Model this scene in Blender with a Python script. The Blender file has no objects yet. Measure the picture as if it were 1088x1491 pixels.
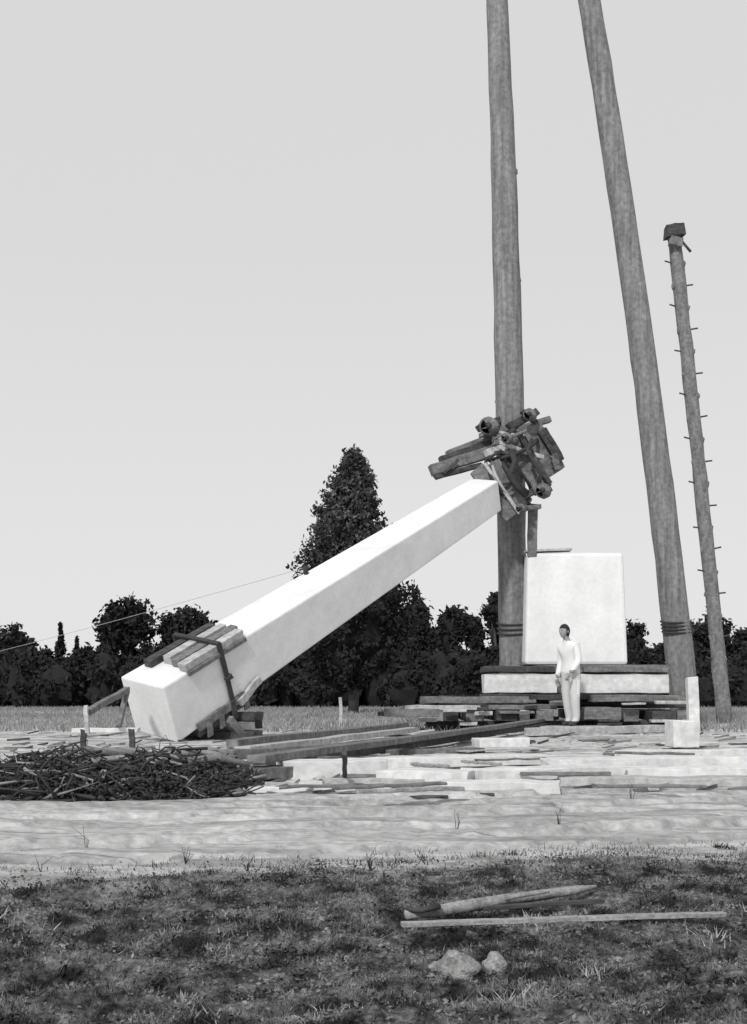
import bpy, math, random
import numpy as np
from mathutils import Vector, Matrix
random.seed(7); R=np.random.default_rng(11)
F=1800.0; CX=544.0; HY=1010.0; CH=1.1
SC=0.62
def P(px,py,D): return Vector(((px-CX)*D/F, D, CH+(HY-py)*D/F))
def G(px,py):
    D=CH*F/(py-HY); return Vector(((px-CX)*D/F,D,0))
# ---------------------------------------------------------------- materials
def mat(name,lo,hi,scale=4,stretch=(1,1,1),bump=0.3,rough=0.85,detail=8,fine=None,mid=0.5,wid=0.25,bdist=0.02,edge=None,streak=None):
    m=bpy.data.materials.new(name); m.use_nodes=True
    nt=m.node_tree; N=nt.nodes; L=nt.links
    b=N['Principled BSDF']; b.inputs['Roughness'].default_value=rough
    b.inputs['Specular IOR Level'].default_value=0.2
    tc=N.new('ShaderNodeTexCoord')
    def ramp(lo,hi,mid,wid,scale,stretch,detail=8):
        mp=N.new('ShaderNodeMapping'); mp.inputs['Scale'].default_value=stretch
        L.new(tc.outputs['Object'],mp.inputs['Vector'])
        n=N.new('ShaderNodeTexNoise'); n.inputs['Scale'].default_value=scale; n.inputs['Detail'].default_value=detail; n.inputs['Roughness'].default_value=0.65
        L.new(mp.outputs[0],n.inputs['Vector'])
        r=N.new('ShaderNodeValToRGB'); e=r.color_ramp.elements
        e[0].position=mid-wid; e[1].position=mid+wid
        e[0].color=(lo,lo,lo,1); e[1].color=(hi,hi,hi,1)
        L.new(n.outputs['Fac'],r.inputs[0]); return n,r.outputs[0]
    n,out=ramp(lo,hi,mid,wid,scale,stretch,detail)
    def mul(a,b_,mode='MULTIPLY',fac=None):
        mx=N.new('ShaderNodeMix'); mx.data_type='RGBA'; mx.blend_type=mode
        if fac is None: mx.inputs[0].default_value=1
        else: L.new(fac,mx.inputs[0])
        L.new(a,mx.inputs[6]); L.new(b_,mx.inputs[7]); return mx.outputs[2]
    if fine:
        _,o2=ramp(fine[1],1,.5,.13,fine[0],(1,1,1),5); out=mul(out,o2)
    if streak:
        _,o3=ramp(streak[1],1,streak[3],streak[4],streak[0],streak[2],6); out=mul(out,o3)
    if edge:
        e0,e1,ew,slo,shi,sm,sw,ss,sst=edge
        _,sand=ramp(slo,shi,sm,sw,ss,sst)
        sx=N.new('ShaderNodeSeparateXYZ'); L.new(tc.outputs['Object'],sx.inputs[0])
        a=N.new('ShaderNodeMath'); a.operation='MULTIPLY_ADD'; L.new(sx.outputs[0],a.inputs[0]); a.inputs[1].default_value=-e1; L.new(sx.outputs[1],a.inputs[2])
        nn=N.new('ShaderNodeTexNoise'); nn.inputs['Scale'].default_value=1.6; nn.inputs['Detail'].default_value=9; nn.inputs['Roughness'].default_value=.75; L.new(tc.outputs['Object'],nn.inputs['Vector'])
        c=N.new('ShaderNodeMath'); c.operation='MULTIPLY_ADD'; L.new(nn.outputs['Fac'],c.inputs[0]); c.inputs[1].default_value=ew; L.new(a.outputs[0],c.inputs[2])
        mr=N.new('ShaderNodeMapRange'); mr.inputs['From Min'].default_value=e0+ew*.5-.35; mr.inputs['From Max'].default_value=e0+ew*.5+.35; L.new(c.outputs[0],mr.inputs['Value'])
        out=mul(out,sand,'MIX',mr.outputs[0])
    L.new(out,b.inputs['Base Color'])
    if bump>0:
        bp=N.new('ShaderNodeBump'); bp.inputs['Strength'].default_value=bump; bp.inputs['Distance'].default_value=bdist
        L.new(n.outputs['Fac'],bp.inputs['Height']); L.new(bp.outputs[0],b.inputs['Normal'])
    return m
M_stone=mat('white_stone',.70,.86,1.1,bump=.3,fine=(9,.93),streak=(1.5,.9,(1,1,.4),.45,.2))
M_pole=mat('weathered_pole',.15,.36,2.2,(3,3,.30),bump=.8,fine=(7,.65),streak=(1.2,.7,(5,5,.12),.45,.12))
M_poleC=mat('bark_pole',.12,.32,3,(2,2,.8),bump=.6,fine=(9,.6))
M_wood=mat('old_timber',.11,.29,2.5,(.6,2,3),bump=.5,fine=(9,.6))
M_dark=mat('dark_timber',.035,.12,3,(.6,2,3),bump=.5,fine=(9,.6))
M_light=mat('fresh_board',.34,.64,2,(.4,3,3),bump=.5,fine=(8,.65))
M_grey=mat('grey_board',.22,.5,6,(.4,3,3),bump=.6,fine=(40,.6))
M_white=mat('whitewashed_board',.55,.84,1.2,(.5,2,2),bump=.4,fine=(7,.78))
M_twig=mat('twig_bark',.02,.07,5,bump=0)
M_twigl=mat('twig_bare',.14,.34,5,bump=0)
M_iron=mat('iron_strap',.03,.06,6,bump=.2,rough=.6)
M_rope=mat('rope_fibre',.3,.5,20,bump=.3)
M_rock=mat('field_rock',.26,.56,14,bump=1,fine=(60,.5),wid=.14,bdist=.03)
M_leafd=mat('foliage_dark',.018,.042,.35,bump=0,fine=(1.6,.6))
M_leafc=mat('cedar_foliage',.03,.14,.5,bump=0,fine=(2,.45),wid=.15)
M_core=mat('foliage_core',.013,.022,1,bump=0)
M_bark=mat('tree_bark',.05,.1,3,bump=.4)
M_ground=mat('soil_ground',.03,.26,4.5,bump=1,fine=(26,.3),bdist=.05,wid=.09,mid=.51,edge=(7.68,.25,3.4,.24,.62,.47,.17,1.5,(.3,1.6,1)))
M_grass=mat('grass_blades',.03,.30,4.5,bump=0,fine=(26,.35),wid=.08,mid=.51)
M_drygrass=mat('dry_grass',.24,.44,3,bump=0)
M_field=mat('far_field',.19,.36,.10,(.25,1,1),bump=.2,fine=(1.2,.7))
M_site=mat('trampled_sand',.28,.72,.7,(.35,1.5,1),bump=.7,fine=(6,.65),wid=.13,bdist=.05,mid=.48)
M_skin=mat('skin',.28,.33,8,bump=0,rough=.6)
M_hair=mat('hair',.02,.035,30,bump=.3)
M_shirt=mat('white_cotton',.68,.8,5,bump=.3)
M_trouser=mat('light_trousers',.5,.62,5,bump=.3)
M_shoe=mat('shoe_leather',.04,.07,5,bump=0)
# ---------------------------------------------------------------- mesh helpers
class Acc:
    def __init__(s): s.v=[];s.f=[];s.m=[];s.mats=[];s.smooth=[]
    def mi(s,m):
        if m not in s.mats: s.mats.append(m)
        return s.mats.index(m)
    def add(s,vs,fs,m,sm=False):
        o=len(s.v); k=s.mi(m)
        s.v+= [tuple(v) for v in vs]
        for f in fs: s.f.append(tuple(i+o for i in f)); s.m.append(k); s.smooth.append(sm)
    def beam(s,p0,p1,w,h,m,up=Vector((0,0,1)),seg=4,j=.012,w1=None,h1=None):
        p0=Vector(p0);p1=Vector(p1); d=(p1-p0).normalized()
        sd=d.cross(up)
        if sd.length<.05: sd=d.cross(Vector((0,1,0)))
        sd.normalize(); u=sd.cross(d).normalized()
        w1=w if w1 is None else w1; h1=h if h1 is None else h1
        vs=[];fs=[]
        for i in range(seg+1):
            t=i/seg; c=p0.lerp(p1,t); ww=(w*(1-t)+w1*t)/2; hh=(h*(1-t)+h1*t)/2
            jj=Vector((random.uniform(-j,j),random.uniform(-j,j),random.uniform(-j,j)))
            for a,b in((-1,-1),(1,-1),(1,1),(-1,1)):
                e=d*random.uniform(-1,1)*j*2 if i in(0,seg) else Vector()
                vs.append(c+jj+e+sd*a*ww*(1+random.uniform(-j,j)*2)+u*b*hh*(1+random.uniform(-j,j)*2))
        for i in range(seg):
            for k in range(4):
                a=i*4+k;b=i*4+(k+1)%4; fs.append((a,b,b+4,a+4))
        fs.append((3,2,1,0)); e=seg*4; fs.append((e,e+1,e+2,e+3))
        s.add(vs,fs,m)
    def tube(s,pts,rad,m,n=8,knob=0.0):
        pts=[Vector(p) for p in pts]; vs=[];fs=[]
        for i,p in enumerate(pts):
            d=(pts[min(i+1,len(pts)-1)]-pts[max(i-1,0)]).normalized()
            sd=d.cross(Vector((0.13,.99,0.02)));
            if sd.length<.1: sd=d.cross(Vector((0,0,1)))
            sd.normalize();u=sd.cross(d)
            r=rad[i] if isinstance(rad,(list,tuple)) else rad
            for k in range(n):
                a=2*math.pi*k/n; rr=r*(1+random.uniform(-knob,knob))
                vs.append(p+sd*math.cos(a)*rr+u*math.sin(a)*rr)
        for i in range(len(pts)-1):
            for k in range(n):
                a=i*n+k;b=i*n+(k+1)%n; fs.append((a,b,b+n,a+n))
        fs.append(tuple(range(n-1,-1,-1))); e=(len(pts)-1)*n; fs.append(tuple(range(e,e+n)))
        s.add(vs,fs,m,True)
    def blob(s,c,rx,ry,rz,m,rough=.25,nu=12,nv=8,sm=True):
        ph=[random.uniform(0,6) for _ in range(6)]
        vs=[];fs=[]
        for j in range(nv+1):
            t=math.pi*j/nv
            for i in range(nu):
                a=2*math.pi*i/nu
                x,y,z=math.sin(t)*math.cos(a),math.sin(t)*math.sin(a),math.cos(t)
                k=1+rough*(math.sin(3*x+ph[0])*math.cos(2.6*y+ph[1])+.5*math.sin(6*z+ph[2]+4*x)+.3*math.sin(9*y+ph[3])+.2*math.sin(17*x+ph[4])*math.sin(15*z+ph[5]))
                vs.append((c[0]+rx*x*k,c[1]+ry*y*k,c[2]+rz*z*k))
        for j in range(nv):
            for i in range(nu):
                a=j*nu+i;b=j*nu+(i+1)%nu; fs.append((a,a+nu,b+nu,b))
        s.add(vs,fs,m,sm)
    def quads(s,c,size,m,flat=0.0):
        n=len(c)
        a=R.normal(size=(n,3)); a[:,2]*=(1-flat); a/=np.linalg.norm(a,axis=1)[:,None]
        b=R.normal(size=(n,3)); b-=a*(a*b).sum(1)[:,None]; b/=np.linalg.norm(b,axis=1)[:,None]
        sz=(size*R.uniform(.5,1.3,n))[:,None]
        a=a*sz; b=b*sz*.55
        v=np.stack([c-a,c-b*.9+a*.1,c+a,c+b],1).reshape(-1,3)
        o=len(s.v); k=s.mi(m)
        s.v+=list(map(tuple,v.tolist()))
        s.f+=[(o+4*i,o+4*i+1,o+4*i+2,o+4*i+3) for i in range(n)]
        s.m+=[k]*n; s.smooth+=[False]*n
    def make(s,name,bevel=0,parent=None):
        me=bpy.data.meshes.new(name); me.from_pydata(s.v,[],s.f)
        for m in s.mats: me.materials.append(m)
        me.polygons.foreach_set('material_index',s.m); me.polygons.foreach_set('use_smooth',s.smooth)
        me.update(); ob=bpy.data.objects.new(name,me); bpy.context.scene.collection.objects.link(ob)
        if bevel:
            bv=ob.modifiers.new('bevel','BEVEL'); bv.width=bevel; bv.segments=2; bv.limit_method='ANGLE'; bv.angle_limit=math.radians(50)
        if parent: ob.parent=parent
        return ob
def empty(name):
    e=bpy.data.objects.new(name,None); bpy.context.scene.collection.objects.link(e); return e
# ---------------------------------------------------------------- ground
ks=R.uniform(-1,1,(26,2))*np.array([2.6,3.2]); ph=R.uniform(0,6.3,26)
def hgt(x,y):
    h=np.zeros_like(x)
    for (a,b),p in zip(ks,ph): h+=np.sin(a*x+b*y+p)
    h=h/26*.05
    near=np.clip((9.0-y)/2,0,1)
    q=np.zeros_like(x)
    for (a,b),p in zip(ks,ph): q+=np.sin(4*a*x+4.4*b*y+2*p)
    return h+near*q/26*.16
def grid_obj(name,X,Y,Z,material):
    nr,nc=X.shape
    v=np.stack([X,Y,Z],-1).reshape(-1,3)
    i=np.arange(nr-1)[:,None]*nc+np.arange(nc-1)[None,:]
    f=np.stack([i,i+1,i+nc+1,i+nc],-1).reshape(-1,4)
    me=bpy.data.meshes.new(name); me.from_pydata(v.tolist(),[],f.tolist()); me.materials.append(material)
    me.polygons.foreach_set('use_smooth',[True]*len(me.polygons)); me.update()
    ob=bpy.data.objects.new(name,me); bpy.context.scene.collection.objects.link(ob); return ob
rows=np.concatenate([np.linspace(-12,2.5,25),np.geomspace(2.6,40,330),np.geomspace(41,3500,60)])
u=np.linspace(-1,1,340)
X=np.array([(9+abs(y)*1.1)*u for y in rows]); Y=np.repeat(rows[:,None],340,1); Z=hgt(X,Y)
grid_obj('ground',X,Y,Z,M_ground)
RUTS=((.16,.022,.06),(.27,.014,.035),(.45,.02,.08),(.56,.012,.04),(.68,.016,.05),(.84,.03,.06))
def zone(name,ya,yb,xa,xb,nr,nc,material,dz,sa,sb,amp,rut=0):
    xs=np.linspace(xa,xb,nc); t=np.linspace(0,1,nr)[:,None]
    rag=lambda p,k: amp*(np.sin(xs*1.7+p)+.6*np.sin(xs*4.1+2*p)+.5*np.sin(xs*9.7+3*p)+.5*np.sin(xs*21+p)+.4*np.sin(xs*37+2*p))*k
    a=ya+sa*xs+rag(1.1,1); b=yb+sb*xs+rag(2.7,1)
    Y=a[None,:]*(1-t)+b[None,:]*t; X=np.repeat(xs[None,:],nr,0)
    Z=hgt(X,Y)
    lump=np.sin(X*7+Y*3)*np.sin(Y*9-X*2)+.7*np.sin(X*13-Y*17)*np.sin(X*5+Y*11)
    Z=Z+lump*.006*(1 if rut else 1.5)
    if rut:
        tt=t+0.0*X
        c=tt+.014*np.sin(X*.9)+.008*np.sin(X*2.3)+.004*np.sin(X*6.1)
        for c0,w,d in RUTS:
            am=d*(.75+.5*np.sin(X*1.3+c0*30))
            Z=Z-rut*am*np.exp(-((c-c0)/w)**2)+rut*am*.6*np.exp(-((c-c0-w*1.7)/w)**2)
        Z=Z+rut*.02*np.sin(np.pi*np.clip(tt,0,1))
    edge=np.minimum(t,1-t)+0*X
    Z=Z+dz-(dz+.03)*np.clip(1-edge*nr/5.0,0,1)
    grid_obj(name,X,Y,Z,material)
M_road=mat('sandy_road',.24,.62,1.5,(.14,2.0,1),bump=1,fine=(9,.64),wid=.17,bdist=.06,mid=.46,streak=(1.1,.42,(.07,3.4,1),.37,.04))
zone('far_field',34,420,-420,420,60,260,M_field,.012,0,0,.5)
zone('sandy_yard',12.9,36.5,-16,22,260,460,M_site,.03,.22,.1,.09)
zone('dirt_road',8.45,13.3,-26,26,170,1000,M_road,.035,.25,.3,.06,rut=1)
# ---------------------------------------------------------------- obelisk fit (box with taper, true 3-D)
def frame(yaw,pitch,roll):
    a=Vector((math.cos(pitch)*math.cos(yaw),math.cos(pitch)*math.sin(yaw),math.sin(pitch)))
    s0=Vector((math.sin(yaw),-math.cos(yaw),0)); n0=s0.cross(a)
    if n0.z<0:n0=-n0
    s=s0*math.cos(roll)-n0*math.sin(roll); n=n0*math.cos(roll)+s0*math.sin(roll)
    return a,s,n
def proj(v): return (CX+v.x*F/v.y, HY-(v.z-CH)*F/v.y)
def err(p):
    x,y,z,yaw,pi_,ro,w0,w1,L=p
    a,s,n=frame(yaw,pi_,ro); B=Vector((x,y,z)); T=B+a*L
    e=0
    def c(Q,w,i,j): return Q+s*i*w/2+n*j*w/2
    for Q,w,i,j,tx,ty,k in((B,w0,-1,1,170,990,1),(B,w0,-1,-1,200,1062,.7),(B,w0,1,-1,264,1082,1),(B,w0,1,1,234,998,.3),
                        (T,w1,-1,1,694,690,1),(T,w1,1,-1,724,750,1)):
        q=proj(c(Q,w,i,j)); e+=k*((q[0]-tx)**2+(q[1]-ty)**2)
    e+=((c(B,w0,1,-1).z-.03)*60)**2+((T.y-37)*3)**2
    return e
def nm(f,x0,it=4000):
    n=len(x0); sm=[list(x0)]
    for i in range(n):
        y=list(x0); y[i]+= .08*abs(y[i])+.05; sm.append(y)
    fs=[f(q) for q in sm]
    for _ in range(it):
        o=sorted(range(n+1),key=lambda i:fs[i]); sm=[sm[i] for i in o]; fs=[fs[i] for i in o]
        c=[sum(q[i] for q in sm[:-1])/n for i in range(n)]
        pt=lambda k:[c[i]+k*(sm[-1][i]-c[i]) for i in range(n)]
        r=pt(-1);fr=f(r)
        if fr<fs[0]:
            e=pt(-2);fe=f(e)
            if fe<fr: sm[-1],fs[-1]=e,fe
            else: sm[-1],fs[-1]=r,fr
        elif fr<fs[-2]: sm[-1],fs[-1]=r,fr
        else:
            k=pt(.5);fk=f(k)
            if fk<fs[-1]: sm[-1],fs[-1]=k,fk
            else:
                sm=[sm[0]]+[[ (q[i]+sm[0][i])/2 for i in range(n)] for q in sm[1:]]; fs=[f(q) for q in sm]
    i=min(range(n+1),key=lambda i:fs[i]); return sm[i],fs[i]
p=[-5,28,.8,.75,.45,.1,1.25,.9,12.5]
for _ in range(3): p,fe=nm(err,p,2500)
bx,by,bz,yaw,pit,rol,w0,w1,OL=p
A_,S_,N_=frame(yaw,pit,rol); B_=Vector((bx,by,bz))
def OB(t,i,j,off=0):
    w=(w0+(w1-w0)*t/OL)/2
    return B_+A_*t+S_*(i*w)+N_*j*w
ob=empty('stone_obelisk')
ac=Acc(); nseg=24; vs=[];fs=[]
for k in range(nseg+1):
    t=OL*k/nseg
    for i,j in((-1,-1),(1,-1),(1,1),(-1,1)): vs.append(OB(t,i,j)+Vector((random.uniform(-.004,.004),)*3))
for k in range(nseg):
    for q in range(4):
        a=k*4+q;b=k*4+(q+1)%4; fs.append((a,b,b+4,a+4))
fs.append((3,2,1,0)); e=nseg*4; fs.append((e,e+1,e+2,e+3))
ac.add(vs,fs,M_stone); ac.make('shaft',.045,ob)
ac=Acc()
def ring(t,wd,th,m,ac):
    c=[OB(t,i,j) for i,j in((-1,-1),(1,-1),(1,1),(-1,1))]
    dirs=[-N_,S_,N_,-S_]; ths=[.06,.06,.24,.06]
    for q in range(4):
        a=c[q]+dirs[q]*ths[q]; b=c[(q+1)%4]+dirs[q]*ths[q]; d=(b-a).normalized()
        ac.beam(a-d*ths[(q-1)%4],b+d*ths[(q+1)%4],wd,.05,m,up=dirs[q],seg=6,j=.004)
TS=1.8
ring(TS,.11,.07,M_iron,ac)
ac.beam(OB(TS,1,.15)+S_*.1,OB(TS+.02,1,0)+S_*.1,.18,.1,M_iron,up=S_)
ac.make('strap',0,ob)
ac=Acc()
for t0,t1,i,th,m in((.75,2.65,.84,.19,M_light),(.85,2.8,.36,.17,M_wood),(.9,2.75,-.12,.19,M_light),(.6,2.7,-.6,.17,M_dark)):
    ac.beam(OB(t0,i,1)+N_*(th/2+.01),OB(t1,i,1)+N_*(th/2+.01),.24,th,m,up=N_,j=.006)
ac.beam(OB(.75,1,.95)+S_*.04,OB(2.65,1,.95)+S_*.04,.07,.10,M_wood,up=N_,j=.006)
for t0,t1,i,th,m in((.65,2.5,.85,.2,M_dark),(.5,2.3,.3,.2,M_wood),(.8,2.6,-.4,.2,M_dark)):
    ac.beam(OB(t0,i,-1)-N_*(th/2+.01),OB(t1,i,-1)-N_*(th/2+.01),.26,th,m,up=N_,j=.01)
ac.beam(OB(.6,1,-.93)+S_*.04,OB(2.4,1,-.95)+S_*.05,.08,.2,M_wood,up=N_,j=.012,seg=7)
for k in range(4):
    t=.9+k*.42; ac.beam(OB(t,1,-1)+S_*.07-N_*.3,OB(t+.05,1,-.8)+S_*.07,.16,.06,random.choice((M_dark,M_wood)),up=S_,j=.012)
ac.beam(OB(1.95,1,-.98)+S_*.1-N_*.05,OB(2.75,1,-.72)+S_*.08,.08,.2,M_light,up=N_,j=.01)
ac.beam(OB(1.5,1,-1)+S_*.05-N_*.2,OB(1.75,1,-1)+S_*.1-N_*.8,.28,.2,M_wood,up=A_,j=.01)
ac.make('corner_planks',.012,ob)
ac=Acc()
g=OB(2.0,0,-1)
for k in range(3):
    z=.13+k*.22
    if z<g.z-.05:
        ac.beam((g.x-.8,g.y-.4+k*.1,z),(g.x+.9,g.y-.3+k*.1,z),.3,.2,[M_dark,M_wood,M_dark][k])
        ac.beam((g.x-.7,g.y+.5+k*.1,z),(g.x+1.0,g.y+.6+k*.1,z),.3,.2,[M_wood,M_dark,M_wood][k])
ac.make('timber_cribbing',.015)
# upper clamp
cl=empty('timber_lashing'); ac=Acc()
D=37.2
def pb(a,b,wpx,hpx,m,Da=D,Db=None,up=(0,-1,0),j=.018,seg=5):
    Db=Da if Db is None else Db; s=Da/F
    ac.beam(P(a[0],a[1],Da),P(b[0],b[1],Db),hpx*s,wpx*s,m,up=Vector(up),j=j,seg=seg)
pb((628,686),(722,655),14,16,M_wood,37.0,37.6)
pb((640,671),(716,645),12,10,M_dark,37.3,37.7)
pb((634,695),(700,677),10,7,M_dark,36.8,37.2)
pb((652,660),(700,640),8,7,M_wood,37.4,37.8)
pb((646,690),(668,668),8,5,M_dark,36.7,36.9)
pb((694,682),(744,752),12,22,M_wood,36.6,36.8)
pb((706,676),(756,748),8,5,M_light,36.5,36.6)
pb((718,672),(762,742),10,18,M_wood,36.8,36.8)
pb((744,640),(790,716),16,22,M_wood,37.2,37.2)
pb((756,632),(800,704),12,7,M_dark,36.9,36.9)
pb((772,620),(808,688),22,30,M_wood,37.6,37.8)
pb((788,626),(814,672),22,14,M_dark,37.4,37.6)
pb((806,662),(812,684),14,10,M_wood,37.2,37.3)
pb((692,648),(800,610),10,9,M_wood,38.2,38.4)
pb((698,622),(745,608),14,10,M_dark,37.6,39)
pb((700,634),(752,622),10,7,M_wood,37.3,38)
pb((735,737),(798,704),12,10,M_dark,36.8,37.4)
pb((742,744),(786,738),10,7,M_wood,36.9,37.3)
pb((740,622),(782,600),10,11,M_dark,37.4,37.8)
pb((760,598),(782,616),9,8,M_dark,37.3,37.4)
pb((677,772),(722,743),5,5,M_dark,36.2,36.6)
pb((776,735),(775,812),14,13,M_wood,37.6,37.6)
pb((720,642),(790,666),8,6,M_light,36.7,36.9)
pb((708,660),(738,650),8,10,M_light,36.6,36.8)
for _ in range(11):
    x=random.uniform(700,800); y=random.uniform(625,725)
    if y<640-(x-700)*.5: continue
    an=random.choice((-.35,1.0,1.0,-.4)); l=random.uniform(10,26)
    pb((x,y),(x+l*math.cos(an),y+l*math.sin(an)),5,random.uniform(3,6),random.choice((M_dark,M_wood,M_dark)),36.55,36.7,seg=2)
ac.make('collar_timbers',.02,cl)
ac=Acc()
def loop(px,py,r1,r2,Dc,rad,m,tilt=0,dep=1.0):
    pts=[]
    for k in range(21):
        a=2*math.pi*k/20; x=r1*math.cos(a);y=r2*math.sin(a)
        c,s_=math.cos(tilt),math.sin(tilt)
        pts.append(P(px+x*c-y*s_,py+x*s_+y*c,Dc+dep*math.sin(a)))
    ac.tube(pts,rad,m,6)
for q in range(4): loop(744,628+q*9,27,5,38.4,.06,M_rope,.15,-1.4)
loop(745,652,40,10,37.6,.06,M_iron,-.35,-1.0); loop(752,690,34,8,37.4,.07,M_iron,.9,-.9); loop(735,700,34,8,37.2,.05,M_rope,1.05,-.8); loop(728,700,36,8,37.2,.05,M_iron,1.0,-.8)
for q in range(3): loop(746,722+q*8,26,5,38.4,.07,M_iron,-.1,-1.4)
ac.tube([P(745,655,36.3),P(750,672,36.2),P(742,690,36.2),P(752,708,36.3),P(766,722,36.5)],.09,M_iron,8)
ac.tube([P(775,640,36.6),P(768,655,36.4),P(776,672,36.4),P(788,690,36.5),P(784,710,36.5)],.06,M_iron,8)
ac.make('rope_turns',0,cl)
ac=Acc()
for (x,y,r,dd) in((712,623,14,37.4),(771,606,9,37.2),(790,716,11,36.6),(758,742,7,36.8),(738,640,8,36.5)):
    s=dd/F; c=P(x,y,dd); ac.tube([c-Vector((0.05,.3,0)),c-Vector((0.05,.27,0)),c+Vector((.05,-.05,0))],[r*s*.8,r*s,r*s],M_wood,14,.05)
    ac.tube([c-Vector((0.06,.36,0)),c+Vector((.05,-.2,0))],r*s*.35,M_iron,8)
ac.make('pulleys',0,cl)
# ---------------------------------------------------------------- poles
def pole(pts,widths,D,m,n=20,segs=34,knob=.02):
    ac=Acc(); Q=[];Rr=[]
    ys=[q[1] for q in pts]; cf=np.polyfit(ys,[q[0] for q in pts],2)
    for k in range(segs+1):
        y=ys[0]+(ys[-1]-ys[0])*k/segs
        x=np.polyval(cf,y); w=np.interp(y,ys,widths)
        Q.append(P(float(x),y,D)+Vector((random.uniform(-.009,.009),random.uniform(-.009,.009),0))); Rr.append(float(w)/2*D/F*random.uniform(.98,1.02))
    ac.tube(Q,Rr,m,n,knob); return ac,(lambda y:float(np.polyval(cf,y)))
DA=38.6; gy=HY+CH*F/DA+6
ac,fx=pole([(717,-160),(725,60),(741,520),(746,760),(747,gy)],[28,32,42,41,40],DA,M_pole)
for y,sd in((408,1),(585,-1),(250,1)):
    ac.blob(P(fx(y)+sd*18,y,DA),.07,.06,.08,M_pole)
for q in range(3):
    ac.tube([P(fx(908)+22*math.cos(a),908+q*7+2*math.sin(a),DA-.46*math.sin(a)) for a in [i*2*math.pi/16 for i in range(17)]],.03,M_iron,6)
ac.make('gin_pole')
DB=41; gy=HY+CH*F/DB+6
ac,fx=pole([(833,-160),(864,60),(927,430),(984,905),(1001,gy)],[29,33,36,41,42],DB,M_pole)
for q in range(4):
    ac.tube([P(fx(905)+q*.8+22*math.cos(a),905+q*5+2*math.sin(a),DB-.5*math.sin(a)) for a in [i*2*math.pi/16 for i in range(17)]],.035,M_iron,6)
ac.make('gin_pole')
DC=46; gy=HY+CH*F/DC+6
ac,fx=pole([(980,334),(1009,590),(1035,850),(1056,gy)],[19,20,20,23],DC,M_poleC,12,26,.08)
for k in range(20):
    y=385+k*32; sd=1 if k%2 else -1
    c=P(fx(y),y,DC); ac.tube([c,c+Vector((sd*.48,-.12,.06+random.uniform(-.05,.05)))],.03,M_dark,6)
    ac.blob(c+Vector((-sd*.2,-.05,0)),.1,.1,.14,M_poleC,nu=8,nv=5)
c=P(981,342,DC); ac.beam(c+Vector((-.34,-.1,.05)),c+Vector((.36,-.1,.12)),.45,.42,M_dark,j=.03)
ac.beam(c+Vector((-.3,-.3,-.3)),c+Vector((.25,-.3,-.42)),.3,.3,M_poleC,j=.03)
ac.tube([c+Vector((.2,-.3,-.3)),c+Vector((.55,-.35,-.75))],.05,M_dark,6)
ac.make('climbing_pole')
# ---------------------------------------------------------------- pedestal on platform
ped=empty('monument_pedestal'); ac=Acc()
DP=37.4
def frust(ac,x0,x1,X0,X1,y0,y1,Y0,Y1,z0,z1,m,n=8):
    vs=[];fs=[]
    for k in range(n+1):
        t=k/n; a=x0+(X0-x0)*t;b=x1+(X1-x1)*t;c=y0+(Y0-y0)*t;d=y1+(Y1-y1)*t;z=z0+(z1-z0)*t
        vs+=[(a,c,z),(b,c,z),(b,d,z),(a,d,z)]
    for k in range(n):
        for q in range(4):
            i=k*4+q;j=k*4+(q+1)%4; fs.append((i,j,j+4,i+4))
    fs.append((3,2,1,0)); e=n*4; fs.append((e,e+1,e+2,e+3)); ac.add(vs,fs,m)
bl=P(765,968,DP); br=P(915,968,DP); tl=P(769,804,DP); tr=P(909,804,DP)
W=br.x-bl.x
frust(ac,bl.x,br.x,tl.x,tr.x,DP,DP+W,DP+.1,DP+W-.1,bl.z,tl.z,M_stone)
ac.make('block',.1,ped)
ac=Acc()
a=P(766,801,DP);b=P(834,799,DP); ac.beam((a.x,DP+.35,a.z),(b.x,DP+.35,b.z),.5,.07,M_light,j=.005)
ac.make('cap_board',.01,ped)
ac=Acc()
def pbx(ac,px0,py0,px1,py1,D,dep,m,bj=.012,seg=6):
    a=P(px0,(py0+py1)/2,D);b=P(px1,(py0+py1)/2,D); h=(py1-py0)*D/F
    ac.beam(a+Vector((0,dep/2,0)),b+Vector((0,dep/2,0)),dep,h,m,j=bj,seg=seg)
pbx(ac,704,970,808,979,36.4,1.2,M_dark); pbx(ac,850,968,974,979,36.4,1.4,M_wood)
pbx(ac,780,969,850,979,36.7,5,M_wood)
pbx(ac,706,981,812,1009,36.5,1.0,M_white); pbx(ac,845,981,974,1009,36.5,1.1,M_white)
pbx(ac,812,981,845,1009,36.9,4,M_light)
pbx(ac,760,971,930,1009,38.2,3.0,M_wood)
ac.make('platform_slabs',.02,ped)
ac=Acc()
pbx(ac,612,1014,770,1024,35.8,.5,M_wood); pbx(ac,700,1011,905,1019,36.2,.6,M_dark); pbx(ac,860,1012,1012,1022,35.9,.6,M_wood)
pbx(ac,590,1027,700,1034,35.2,.4,M_light); pbx(ac,712,1026,812,1033,35.5,.5,M_wood)
for px,w,m in((622,26,M_light),(655,22,M_dark),(690,26,M_wood),(735,30,M_dark),(762,14,M_light),(790,24,M_wood),(850,26,M_wood),(880,30,M_light),(915,22,M_wood),(960,34,M_dark),(990,20,M_wood)):
    c=P(px,1042,35.8); ac.beam((c.x,35.4+random.uniform(-.3,.2),c.z),(c.x+random.uniform(-.1,.3),40.2,c.z),w*.02,.3+random.uniform(-.05,.05),m,j=.012)
for px in(700,830,945):
    c=P(px,1056,36); ac.beam((c.x-1.6,36.2,.16),(c.x+1.3,36.3,.16),.35,.28,M_dark,j=.02)
pbx(ac,640,1024,1005,1031,37.8,.5,M_dark);pbx(ac,640,1012,1005,1024,39.6,.5,M_dark)
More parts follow.
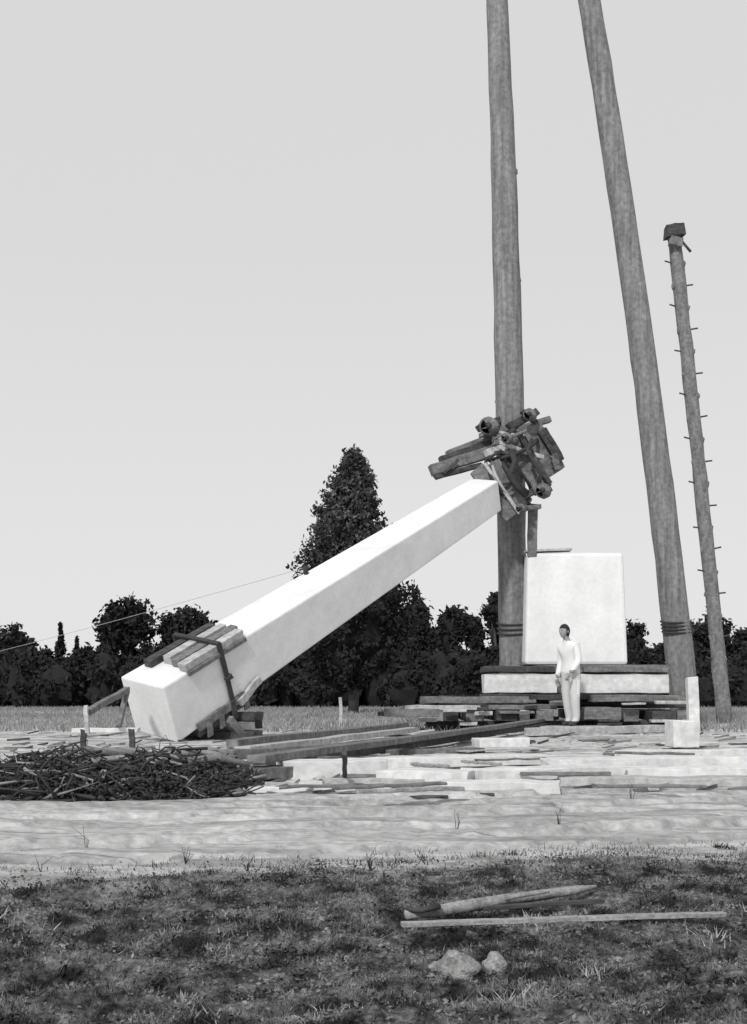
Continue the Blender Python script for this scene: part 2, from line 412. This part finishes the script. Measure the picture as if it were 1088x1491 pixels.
pbx(ac,850,1030,905,1048,35.0,.5,M_wood)
pbx(ac,560,1032,640,1044,34.6,.35,M_wood)
for _ in range(12):
    x=random.uniform(570,1010); y=random.uniform(1012,1056); l=random.uniform(15,60)
    pbx(ac,x,y,x+l,y+random.uniform(3,7),random.uniform(34.7,35.3),.25,random.choice((M_wood,M_dark,M_light,M_light)),.01,3)
ac.make('timber_cribbing',.018)
ac=Acc(); a=P(1011,986,34.5); ac.beam((a.x,34.5,-.05),(a.x-.05,34.6,a.z),.3,.3,M_white,up=Vector((1,0,0)),j=.008)
ac.make('wooden_post',.02)
ac=Acc()
c=G(1000,1096); s=c.y/F
ac.beam((c.x-20*s,c.y+.3,22*s+.06),(c.x+20*s,c.y+.35,22*s+.06),.5,40*s,M_white,j=.008); ac.beam((c.x-26*s,c.y+.25,.03),(c.x+24*s,c.y+.3,.03),.5,.08,M_dark)
ac.make('stone_block',.02)
ac=Acc(); c=G(732,1090); s=c.y/F
ac.beam((c.x-38*s,c.y+.2,.1),(c.x+38*s,c.y+.5,.1),.45,.2,M_white,j=.008); ac.make('stone_block',.02)
# ---------------------------------------------------------------- long timbers & lumber
def single(name,a,b,w,h,m,bev=.012,j=.012,seg=8):
    ac=Acc(); ac.beam(Vector(a),Vector(b),w,h,m,j=j,seg=seg); return ac.make(name,bev)
def gg(px,py,z):
    D=(CH-z)*F/(py-HY); return Vector(((px-CX)*D/F,D,z))
single('timber_beam',gg(338,1083,.25),gg(590,1056,.3),.22,.14,M_wood)
single('timber_beam',gg(352,1093,.14),gg(600,1062,.2),.3,.12,M_light)
single('timber_beam',gg(372,1107,.3),gg(808,1046,.34),.24,.10,M_wood)
single('timber_beam',gg(392,1112,.14),gg(800,1055,.2),.24,.14,M_dark)
single('timber_beam',gg(330,1100,.16),gg(470,1090,.2),.25,.16,M_wood)
single('timber_beam',gg(555,1040,.5),gg(625,1024,.6),.2,.12,M_dark)
single('timber_beam',gg(770,1066,.14),gg(1010,1060,.14),.3,.2,M_light)
lum=Acc()
def lb(px0,py0,px1,py1,z,w,h,m,j=.01): lum.beam(gg(px0,py0,z),gg(px1,py1,z),w,h,m,j=j,seg=7)
lb(408,1121,556,1119,.14,.7,.24,M_white)
lb(340,1128,408,1122,.14,.5,.14,M_wood)
lb(555,1110,800,1105,.14,.6,.14,M_white)
lb(558,1128,690,1131,.13,.6,.14,M_white)
lb(690,1128,890,1122,.15,.6,.13,M_white)
lb(800,1112,1100,1106,.14,.6,.13,M_white)
lb(640,1144,815,1146,.09,.5,.12,M_white)
lb(355,1151,640,1147,.05,.26,.06,M_white)
lb(470,1139,640,1138,.07,.3,.08,M_light)
lb(815,1137,1090,1138,.09,.5,.1,M_light)
lb(885,1124,1100,1122,.13,.5,.1,M_white)
lb(900,1098,1090,1096,.12,.35,.12,M_white)
lb(560,1096,700,1092,.08,.3,.1,M_wood)
lb(455,1160,652,1163,.02,.16,.07,M_dark); lb(560,1157,720,1159,.03,.12,.05,M_dark)
lb(700,1155,810,1154,.03,.15,.07,M_dark)
for _ in range(26):
    x=random.uniform(360,1080); y=random.uniform(1085,1156); l=random.uniform(40,170)
    lb(x,y,x+l,y+random.uniform(-7,5),random.uniform(.03,.2),random.uniform(.05,.14),random.uniform(.02,.05),random.choice((M_wood,M_wood,M_light,M_grey)),.008)
lum.beam(gg(502,1136,.02),gg(503,1098,.5),.05,.05,M_dark,up=Vector((0,1,0)))
lb(380,1112,470,1105,.12,.3,.12,M_dark)
lum.make('lumber_pile',.012)
ac=Acc()
for _ in range(600):
    y=random.uniform(13.5,34)*random.choice((1,1,.75)); y=max(y,13.4); x=random.uniform(-.38*y-1,.42*y+1); l=random.uniform(.05,.6)*(.5+y/40); a=random.gauss(0,.5)
    z=random.uniform(.02,.07); w=random.uniform(.02,.08)
    ac.beam((x,y,z),(x+l*math.cos(a),y+l*math.sin(a),z+random.uniform(-.03,.08)),w,random.uniform(.02,.05),random.choice((M_light,M_wood,M_grey,M_wood,M_dark)),seg=1,j=.01)
ac.make('scattered_wood_scraps')
# left trestle
ac=Acc()
ac.beam(gg(107,1063,.35),gg(203,1063,.35),.3,.09,M_white); ac.beam(P(125,1028,23.5),P(127,1068,23.5),.08,.1,M_light)
ac.beam(P(128,1036,23.6),P(186,1004,26.8),.12,.12,M_wood); ac.beam(P(186,1004,26.8),P(172,1060,26),.1,.12,M_wood)
ac.beam(P(122,1062,23.7),P(121,1092,23.7),.1,.12,M_dark); ac.beam(P(192,1062,23.7),P(193,1092,23.7),.1,.12,M_dark)
ac.make('sawhorse',.008)
ac=Acc(); c=G(496,1060); ac.beam((c.x,c.y,-.1),(c.x,c.y,c.y/F*44),.1,.12,M_light); ac.make('wooden_post')
ac=Acc(); ac.tube([OB(6.2,-.8,1)+N_*.02,OB(6.2,-.8,1)+N_*.22],[.07,.05],M_iron,8)
pts=[]; a=G(-420,1046); a.z=.1; b=OB(6.2,-.8,1)+N_*.18
for k in range(25):
    t=k/24; q=a.lerp(b,t); q.z-=.25*4*t*(1-t); pts.append(q)
ac.tube(pts,.007,M_rope,5)
ac.tube([a+Vector((0,0,-.3)),a+Vector((-.1,0,.25))],.07,M_wood,7)
ac.make('guy_rope')
# ---------------------------------------------------------------- brush pile
ac=Acc()
def mound(x):
    return .38*max(0,1-((x+3.0)/1.62)**4)*(.85+.2*math.sin(x*5))+.02
vs=[];fs=[];nx,ny=50,18
for i in range(nx):
    for j in range(ny):
        x=-4.6+3.2*i/(nx-1); v=j/(ny-1); y=12.6+2.2*v+.15*(x+3)
        vs.append((x,y,mound(x)*.7*math.sin(math.pi*v)**.7+random.uniform(-.05,.05)-.04))
for i in range(nx-1):
    for j in range(ny-1): a=i*ny+j; fs.append((a,a+ny,a+ny+1,a+1))
ac.add(vs,fs,M_core)
for _ in range(1500):
    x=random.uniform(-4.5,-1.45); v=random.random(); y=12.55+2.2*v+.15*(x+3)
    z=mound(x)*(math.sin(math.pi*v)**.6)*random.uniform(.45,1.1)+.02
    l=random.uniform(.15,.7); az=random.gauss(0,.9)+(math.pi if random.random()<.5 else 0); el=random.gauss(0,.3)
    d=Vector((math.cos(az)*math.cos(el),math.sin(az)*math.cos(el),math.sin(el))); c=Vector((x,y,z)); bend=Vector((random.gauss(0,.1),random.gauss(0,.1),random.gauss(0,.09)))
    r=random.uniform(.005,.024)
    pts=[c-d*l/2,c-d*l*.15+bend*.7,c+d*l*.2+bend,c+d*l/2]
    for q in pts: q.z=max(q.z,.015)
    ac.tube(pts,[r,r*.85,r*.6,r*.3],M_twig if random.random()<.86 else M_twigl,4)
for _ in range(14):
    x=random.uniform(-3.9,-1.9); y=random.uniform(13.4,14.6); z=mound(x)+.02
    ac.tube([(x,y,z),(x+.3,y+.1,z+.03),(x+random.uniform(.4,.8),y+.2,z-.05)],[.05,.045,.03],random.choice((M_twigl,M_wood)),7,.15)
ac.quads(np.stack([R.uniform(-4.5,-1.5,5000),R.uniform(12.5,14.6,5000),np.abs(R.normal(.12,.12,5000))+.01],1),.028,M_twig)
ac.make('brush_pile')
# ---------------------------------------------------------------- foreground boards, rocks
ac=Acc()
pts=[gg(x,y,.06+.01*math.sin(x*.03)) for x,y in((590,1333),(630,1327),(680,1319),(735,1311),(790,1303),(835,1297),(868,1291))]
ac.tube(pts,[.022,.028,.031,.029,.026,.024,.010],M_grey,9,.16)
ac.tube([gg(735,1308,.08),gg(765,1303,.10),gg(800,1299,.10)],[.014,.012,.006],M_grey,7,.2)
ac.tube([gg(640,1320,.09),gg(612,1326,.08),gg(592,1325,.075)],[.016,.014,.010],M_dark,7,.2)
ac.make('fallen_branch')
ac=Acc(); ac.beam(gg(585,1346,.075),gg(1056,1331,.075),.045,.022,M_grey,j=.002,seg=16); ac.make('wooden_board',.003)
ac=Acc(); ac.beam(gg(598,1328,.045),gg(880,1312,.05),.04,.02,M_dark,j=.003,seg=8); ac.make('wooden_board',.003)
for (px,py,rx,rz) in((668,1425,.085,.066),(720,1420,.052,.055),(640,1414,.04,.028),(92,1384,.028,.018),(300,1382,.04,.016),(470,1340,.02,.01),(900,1400,.02,.012)):
    ac=Acc(); c=G(px,py); ac.blob((c.x,c.y,rz*.5),rx,rx*.8,rz,M_rock,.17,40,26); ac.make('rock')
# ---------------------------------------------------------------- grass
def blades(ac,x,y,hm,wm,m,lean=.8):
    n=len(x); z=hgt(x,y)+.0
    h=hm*R.uniform(.35,1.3,n); az=R.uniform(0,2*np.pi,n); ln=R.normal(0,lean,n)*h
    dx=np.cos(az)*wm*R.uniform(.5,1.3,n); dy=np.sin(az)*wm*.6
    la=R.uniform(0,2*np.pi,n)
    v=np.stack([np.stack([x-dx,y-dy,z-.01],1),np.stack([x+dx,y+dy,z-.01],1),np.stack([x+ln*np.cos(la),y+ln*np.sin(la),z+h],1)],1).reshape(-1,3)
    o=len(ac.v); k=ac.mi(m); ac.v+=list(map(tuple,v.tolist())); ac.f+=[(o+3*i,o+3*i+1,o+3*i+2) for i in range(n)]; ac.m+=[k]*n; ac.smooth+=[False]*n
def dens(x,y):
    return np.sin(2.1*x+1.3*y)+np.sin(3.7*x-2.9*y+1)+np.sin(-1.1*x+5.2*y+2)+.8*np.sin(7*x+3*y)+.8*np.sin(8.7*y-2*x)+.7*np.sin(15*x+4*y)*np.sin(13*y)
def eline(x): return 7.6+.25*x
ac=Acc(); n=230000
y=R.uniform(3.2,9.6,n); x=R.uniform(-1,1,n)*(1.3+y*.55)
edge=eline(x)+.25*dens(x,y)+R.normal(0,.3,n)
keep=(y<edge)&(dens(x,y)+R.normal(0,.8,n)>-.1); x,y=x[keep],y[keep]
blades(ac,x,y,.022,.005,M_grass,1.2)
for _ in range(1700):
    cy=random.uniform(3.3,9.4); cx=random.uniform(-1,1)*(1.3+cy*.55)
    if cy>eline(cx)+random.gauss(0,.45): continue
    k=random.randint(15,60); r=random.uniform(.02,.07); blades(ac,cx+R.normal(0,r,k),cy+R.normal(0,r,k),random.uniform(.015,.045),.006,M_grass if random.random()<.94 else M_drygrass,1.2)
for _ in range(520):
    cy=random.uniform(3.3,8.4); cx=random.uniform(-1,1)*(1.2+cy*.5)
    k=18; blades(ac,cx+R.normal(0,.06,k),cy+R.normal(0,.06,k),.006,.007,M_drygrass,3.0)
n=60000; y=R.uniform(3.3,8.4,n); x=R.uniform(-1,1,n)*(1.2+y*.5)
kp=y<eline(x)+R.normal(0,.3,n); x,y=x[kp],y[kp]
ac.quads(np.stack([x,y,hgt(x,y)+R.uniform(.003,.025,len(x))],1),.012,M_grass,.5)
ac.make('grass')
ac=Acc()
for _ in range(900):
    cy=random.uniform(7.4,16); cx=random.uniform(-1,1)*(1+cy*.42)
    tr=(cy-(8.45+.25*cx))/(4.85+.05*cx)
    k=random.randint(4,14)
    if abs(cy-eline(cx)-.3)<.7 or abs(cy-(13.2+.3*cx))<.6: k*=3
    elif min(abs(tr-.36),abs(tr-.62),abs(tr-.08))<.03: k*=2
    elif random.random()<.85: continue
    blades(ac,cx+R.normal(0,.1,k),cy+R.normal(0,.06,k),random.choice((.02,.03,.05)),.004,M_grass,.9)
for (px,py,h) in((270,1248,.12),(125,1235,.2),(665,1205,.2),(815,1200,.2),(540,1262,.16),(880,1262,.12),(920,1165,.3),(60,1262,.1),(360,1262,.1),(740,1255,.08)):
    c=G(px,py+10)
    for _ in range(random.randint(3,6)):
        ac.tube([(c.x,c.y,0),(c.x+random.gauss(0,.015),c.y,h*.5),(c.x+random.gauss(0,.04),c.y+random.gauss(0,.05),h*random.uniform(.6,1.1))],[.003,.002,.001],M_twig,4)
ac.make('weeds')
ac=Acc(); n=60000
y=R.uniform(34,95,n); x=R.uniform(-1,1,n)*(4+y*.42); blades(ac,x,y,.2,.03,M_field,.7); ac.make('field_grass')
# ---------------------------------------------------------------- trees
def clumps(ac,c,rx,ry,rz,nc,nl,size,m,spread=.22,lo=-1.0):
    pts=[]
    for _ in range(nc):
        while True:
            q=R.normal(size=3); q/=np.linalg.norm(q)
            if q[2]>lo: break
        rr=R.uniform(.45,1.0)
        cc=np.array(c)+q*rr*np.array([rx,ry,rz])
        s=R.uniform(.6,1.3)*spread
        pts.append(cc+R.normal(size=(nl,3))*np.array([rx,ry,rz*.7])*s)
    ac.quads(np.concatenate(pts),size,m)
DT=112
far=Acc()
def ftree(px,top,wpx,D=None,conifer=False,n=1.0,low=None):
    D=D or DT+random.uniform(-7,7); s=D/F
    x=(px-CX)*s; zt=CH+(HY-top)*s; r=wpx/2*s
    far.tube([(x,D,-.2),(x+.2,D,zt*.5),(x-.1,D,zt*.9)],[.28,.2,.08],M_bark,6)
    if conifer:
        for k in range(9):
            t=k/8; clumps(far,(x,D,zt*(.25+.72*t)),r*(1.05-t),r*(1.05-t),zt*.07,int(6*n)+2,26,.22,M_leafd,.4)
    else:
        zb=zt*(low if low is not None else .35); cz=(zt+zb)/2; rz=(zt-zb)/2
        for _ in range(4):
            a=random.uniform(0,6.28); far.tube([(x,D,zb*.9),(x+math.cos(a)*r*.6,D+math.sin(a)*r*.6,cz+rz*.3)],[.12,.05],M_bark,5)
        clumps(far,(x,D,cz),r*.88,r*.88,rz*.86,int(30*n),64,.27,M_leafd,.17)
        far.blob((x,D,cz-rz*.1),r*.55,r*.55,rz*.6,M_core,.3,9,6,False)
def understory(p0,p1,top,D0):
    px=p0
    while px<p1:
        D=D0+random.uniform(-5,5); s=D/F; w=random.uniform(30,50); tp=top+random.uniform(-10,12)
        x=(px-CX)*s; zt=CH+(HY-tp)*s; r=w/2*s
        clumps(far,(x,D,zt*.5),r*1.2,r,zt*.46,18,60,.28,M_leafd,.22)
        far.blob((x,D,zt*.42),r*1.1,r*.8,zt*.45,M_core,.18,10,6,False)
        px+=w*.5
understory(-500,1600,944,106)
understory(-20,1120,958,100)
understory(340,760,936,103)
for px,tp,w in((60,932,50),(128,932,46),(150,935,44),(225,928,54),(300,918,55),(345,942,50),(395,950,60)): ftree(px,tp,w,low=.1)
ftree(88,911,26,conifer=True); ftree(112,930,22,conifer=True)
ftree(187,868,88,low=.5,n=2.0); ftree(160,898,44,low=.5); ftree(266,878,80,low=.38,n=2); ftree(300,890,44,low=.4)
ftree(20,900,70,low=.3); ftree(-30,920,60,low=.2)
for px,tp,w,l in((612,840,60,.15),(580,870,60,.1),(662,872,52,.45),(645,890,40,.3),(690,885,34,.55),(718,858,40,.6),(735,905,60,.3),(700,930,60,.1),(640,925,60,.1),
                 (925,906,44,.4),(955,928,50,.2),(985,903,50,.3),(1020,886,50,.25),(1045,880,50,.2),(1080,900,60,.2)): ftree(px,tp,w,low=l,n=.9)
for px in list(range(-480,-50,48))+list(range(1120,1600,48)): ftree(px+random.uniform(-12,12),random.uniform(870,930),random.uniform(50,80),low=.25)
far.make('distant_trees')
# cedar
ac=Acc(); D=68; s=D/F; x0=(520-CX)*s
ctrl=[(655,3,513),(668,12,513),(690,24,515),(720,38,514),(750,46,508),(800,64,506),(850,80,517),(900,87,517),(940,80,515),(970,62,512),(992,36,508),(1000,8,508)]
def prof(py):
    for (a,ra,ca),(b,rb,cb) in zip(ctrl,ctrl[1:]):
        if a<=py<=b:
            t=(py-a)/(b-a); return (ra+(rb-ra)*t)*s,(ca+(cb-ca)*t-CX)*s
    return .05,x0
ac.tube([(x0-.2,D,-.1),(x0-.1,D,6),(x0-.2,D,14)],[.3,.22,.05],M_bark,8)
pts=[]; ptd=[]
for _ in range(1700):
    py=658+342*random.random()**.8; r,cx=prof(py); z=CH+(HY-py)*s; az=random.uniform(0,6.283)
    ro=r*random.uniform(.5,1.1)*(1+.14*math.sin(3*az+py*.05)); k=28
    t=R.uniform(.6,1,k)**.7
    px_=cx+math.cos(az)*ro*t+R.normal(0,.13,k); py_=D+math.sin(az)*ro*t+R.normal(0,.13,k); pz=z+(t-.8)*ro*.6+R.normal(0,.15,k)
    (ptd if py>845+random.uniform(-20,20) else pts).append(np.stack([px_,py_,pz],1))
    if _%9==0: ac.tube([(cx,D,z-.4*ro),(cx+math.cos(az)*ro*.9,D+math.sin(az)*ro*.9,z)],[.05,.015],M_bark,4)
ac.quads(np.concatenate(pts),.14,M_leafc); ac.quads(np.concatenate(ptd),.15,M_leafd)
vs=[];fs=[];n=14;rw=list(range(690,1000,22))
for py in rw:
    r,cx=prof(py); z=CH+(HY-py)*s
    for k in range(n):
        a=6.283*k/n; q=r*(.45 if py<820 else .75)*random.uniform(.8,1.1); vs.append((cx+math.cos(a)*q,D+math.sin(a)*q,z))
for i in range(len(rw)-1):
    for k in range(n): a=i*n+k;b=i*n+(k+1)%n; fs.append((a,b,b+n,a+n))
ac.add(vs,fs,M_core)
ac.make('cedar_tree')
# ---------------------------------------------------------------- person (real metres, facing -Y, then turned)
def skin(name,verts,edges,rad,sub=2):
    me=bpy.data.meshes.new(name); me.from_pydata([Vector(v) for v in verts],edges,[]); me.update()
    o=bpy.data.objects.new(name,me); bpy.context.scene.collection.objects.link(o)
    o.modifiers.new('s','SKIN'); sl=o.modifiers.new('u','SUBSURF'); sl.levels=sub; sl.render_levels=sub
    for i,r in enumerate(rad):
        sv=me.skin_vertices[0].data[i]; sv.radius=(r,r) if not isinstance(r,tuple) else r; sv.use_root=(i==0)
    bpy.context.view_layer.update()
    dg=bpy.context.evaluated_depsgraph_get(); m2=bpy.data.meshes.new_from_object(o.evaluated_get(dg))
    bpy.data.objects.remove(o); o2=bpy.data.objects.new(name,m2); bpy.context.scene.collection.objects.link(o2)
    for p_ in m2.polygons: p_.use_smooth=True
    return o2
per=empty('person')
V=[(0,0,.95),(0,-.01,1.08),(0,-.04,1.24),(0,-.07,1.38),(0,-.11,1.47),(0,-.14,1.54),
   (.10,0,.88),(.11,-.03,.50),(.10,.02,.10),(.11,-.08,.04),(.11,-.17,.035),
   (-.10,0,.88),(-.12,.02,.50),(-.12,.09,.10),(-.12,0,.04),(-.12,-.09,.035),
   (.17,-.07,1.39),(.22,-.05,1.13),(.21,-.20,.95),(.20,-.24,.91),
   (-.17,-.07,1.39),(-.23,-.01,1.12),(-.22,-.10,.88),(-.22,-.115,.83)]
E=[(0,1),(1,2),(2,3),(3,4),(4,5),(0,6),(6,7),(7,8),(8,9),(9,10),(0,11),(11,12),(12,13),(13,14),(14,15),(3,16),(16,17),(17,18),(18,19),(3,20),(20,21),(21,22),(22,23)]
RD=[(.16,.13),(.15,.12),(.18,.13),(.16,.11),(.062,.06),(.055,.055),.115,.09,.07,.048,.035,.115,.09,.07,.048,.035,.08,.065,.05,.03,.08,.065,.05,.03]
b=skin('body',V,E,RD)
for m in(M_shirt,M_trouser,M_skin,M_shoe): b.data.materials.append(m)
for f in b.data.polygons:
    c=f.center
    if c.z>1.47 and abs(c.x)<.08: k=2
    elif c.z<.085: k=3
    elif c.z<.93 and abs(c.x)<.19 and c.y>-.19: k=1
    elif (c.x>.16 and c.z<.965 and c.y<-.17) or (c.x<-.18 and c.z<.90): k=2
    else: k=0
    f.material_index=k
b.parent=per
for sx,w_,d_ in((1,Vector((.20,-.24,.91)),Vector((0,-.55,-.8))),(-1,Vector((-.22,-.115,.83)),Vector((0,-.15,-1)))):
    d_.normalize(); across=Vector((0,-d_.z,d_.y)).normalized(); pal=Vector((-sx,0,0))
    V=[w_,w_+d_*.045,w_+d_*.085]; E=[(0,1),(1,2)]; RD=[(.02,.03),(.016,.038),(.014,.036)]
    h=skin('hand_palm',V,E,RD); h.data.materials.append(M_skin); h.parent=per
    for i,(o,L_) in enumerate(((-.028,.068),(-.009,.076),(.01,.07),(.028,.055))):
        q0=w_+d_*.08+across*o; q1=q0+d_*L_*.45+pal*.006; q2=q1+d_*L_*.3+pal*.016; q3=q2+d_*L_*.2+pal*.02
        h=skin('finger',[q0,q1,q2,q3],[(0,1),(1,2),(2,3)],[.009,.0085,.008,.007],1); h.data.materials.append(M_skin); h.parent=per
    q0=w_+d_*.03-across*.025; q1=q0-across*.03+d_*.02+pal*.01; q2=q1+d_*.035+pal*.01-across*.005
    h=skin('thumb',[q0,q1,q2],[(0,1),(1,2)],[.012,.010,.008],1); h.data.materials.append(M_skin); h.parent=per
ac=Acc(); hc=Vector((0,-.175,1.635)); nu,nv=40,30; vs=[];fs=[]
for j in range(nv+1):
    t=math.pi*j/nv
    for i in range(nu):
        a=2*math.pi*i/nu; x,y,z=math.sin(t)*math.cos(a),math.sin(t)*math.sin(a),math.cos(t)
        X_=.076*x;Y_=.097*y;Z_=.118*z
        if z<0: X_*=1-.28*(-z)**1.3; Y_*=(1-.12*(-z)) ; Y_-=.012*(-z)
        if y<0:
            fr=-y
            Y_-=.026*math.exp(-((x/.16)**2))*math.exp(-((z+.12)/.17)**2)*fr
            Y_+=.010*(math.exp(-(((x-.4)/.2)**2+((z-.06)/.12)**2))+math.exp(-(((x+.4)/.2)**2+((z-.06)/.12)**2)))
            Y_-=.006*math.exp(-((x/.35)**2+((z+.48)/.07)**2))-.004*math.exp(-((x/.35)**2+((z+.42)/.03)**2))
            Y_-=.008*math.exp(-((x/.3)**2+((z+.85)/.15)**2))
        vs.append(hc+Vector((X_,Y_,Z_)))
for j in range(nv):
    for i in range(nu):
        a_=j*nu+i;b_=j*nu+(i+1)%nu; fs.append((a_,a_+nu,b_+nu,b_))
ac.add(vs,fs,M_skin,True)
for sx in(-1,1):
    ac.blob(hc+Vector((sx*.077,.005,-.005)),.012,.02,.032,M_skin,.1,10,8)
    ac.blob(hc+Vector((sx*.03,-.088,.008)),.011,.007,.007,M_hair,0,8,6)
ac.make('head',0,per)
ac=Acc(); ac.tube([(0,-.10,1.45),(0,-.15,1.58)],[.055,.052],M_skin,14); ac.make('neck',0,per)
ac=Acc(); vs=[];fs=[]
for j in range(17):
    t=math.pi*j/16*.72
    for i in range(32):
        a=2*math.pi*i/32; x,y,z=math.sin(t)*math.cos(a),math.sin(t)*math.sin(a),math.cos(t)
        if y<-.2 and z<.45: z=.45+ (z-.45)*.05
        n_=1+.03*math.sin(9*a+5*t)
        vs.append(hc+Vector((.086*x*n_,.105*y*n_+.006,.128*z*n_)))
for j in range(16):
    for i in range(32):
        a_=j*32+i;b_=j*32+(i+1)%32; fs.append((a_,a_+32,b_+32,b_))
ac.add(vs,fs,M_hair,True); ac.make('hair',0,per)
pp=P(832,1057,34.6); per.location=(pp.x,pp.y,pp.z); per.rotation_euler=(0,0,math.radians(-52)); per.scale=(1/SC,)*3
single('timber_beam',(pp.x-1.0,pp.y,pp.z/2),(pp.x+1.1,pp.y+.1,pp.z/2),.95,pp.z-.004,M_light,j=.0)
# ---------------------------------------------------------------- light, world, camera
sc=bpy.context.scene
for o in list(sc.objects):
    if o.parent is None:
        o.scale=[v*SC for v in o.scale]; o.location=[v*SC for v in o.location]
sun_dir=Vector((-.30,-.78,.60)).normalized()
sl=bpy.data.lights.new('sun','SUN'); sl.energy=2.5; sl.angle=math.radians(4); sl.color=(1,.99,.98)
so=bpy.data.objects.new('sun',sl); so.rotation_euler=sun_dir.to_track_quat('Z','Y').to_euler(); sc.collection.objects.link(so)
w=bpy.data.worlds.new('World'); sc.world=w; w.use_nodes=True; nt=w.node_tree; N=nt.nodes; L=nt.links
bg=N['Background']; sk=N.new('ShaderNodeTexSky'); sk.sky_type='NISHITA'; sk.sun_disc=False
sk.sun_elevation=math.asin(sun_dir.z); sk.sun_rotation=math.atan2(sun_dir.x,sun_dir.y); sk.dust_density=3
bw=N.new('ShaderNodeRGBToBW'); L.new(sk.outputs[0],bw.inputs[0])
tc=N.new('ShaderNodeTexCoord'); sx=N.new('ShaderNodeSeparateXYZ'); L.new(tc.outputs['Generated'],sx.inputs[0])
mr=N.new('ShaderNodeMapRange'); mr.inputs['From Min'].default_value=0; mr.inputs['From Max'].default_value=.34; mr.inputs['To Min'].default_value=8.4; mr.inputs['To Max'].default_value=7.5
L.new(sx.outputs[2],mr.inputs['Value'])
mx=N.new('ShaderNodeMix'); mx.data_type='FLOAT'; mx.inputs[0].default_value=.9
L.new(bw.outputs[0],mx.inputs[2]); L.new(mr.outputs[0],mx.inputs[3]); L.new(mx.outputs[0],bg.inputs['Color']); bg.inputs['Strength'].default_value=.1
cam=bpy.data.cameras.new('camera'); co=bpy.data.objects.new('camera',cam); sc.collection.objects.link(co)
co.location=(0,0,CH*SC); co.rotation_euler=(math.radians(90),0,0)
cam.sensor_fit='HORIZONTAL'; cam.sensor_width=36; cam.lens=F/1088*36; cam.shift_y=(HY-745.5)/1088; cam.clip_end=6000; cam.clip_start=.1
sc.camera=co
sc.view_settings.view_transform='Standard'; sc.view_settings.look='None'; sc.view_settings.exposure=0
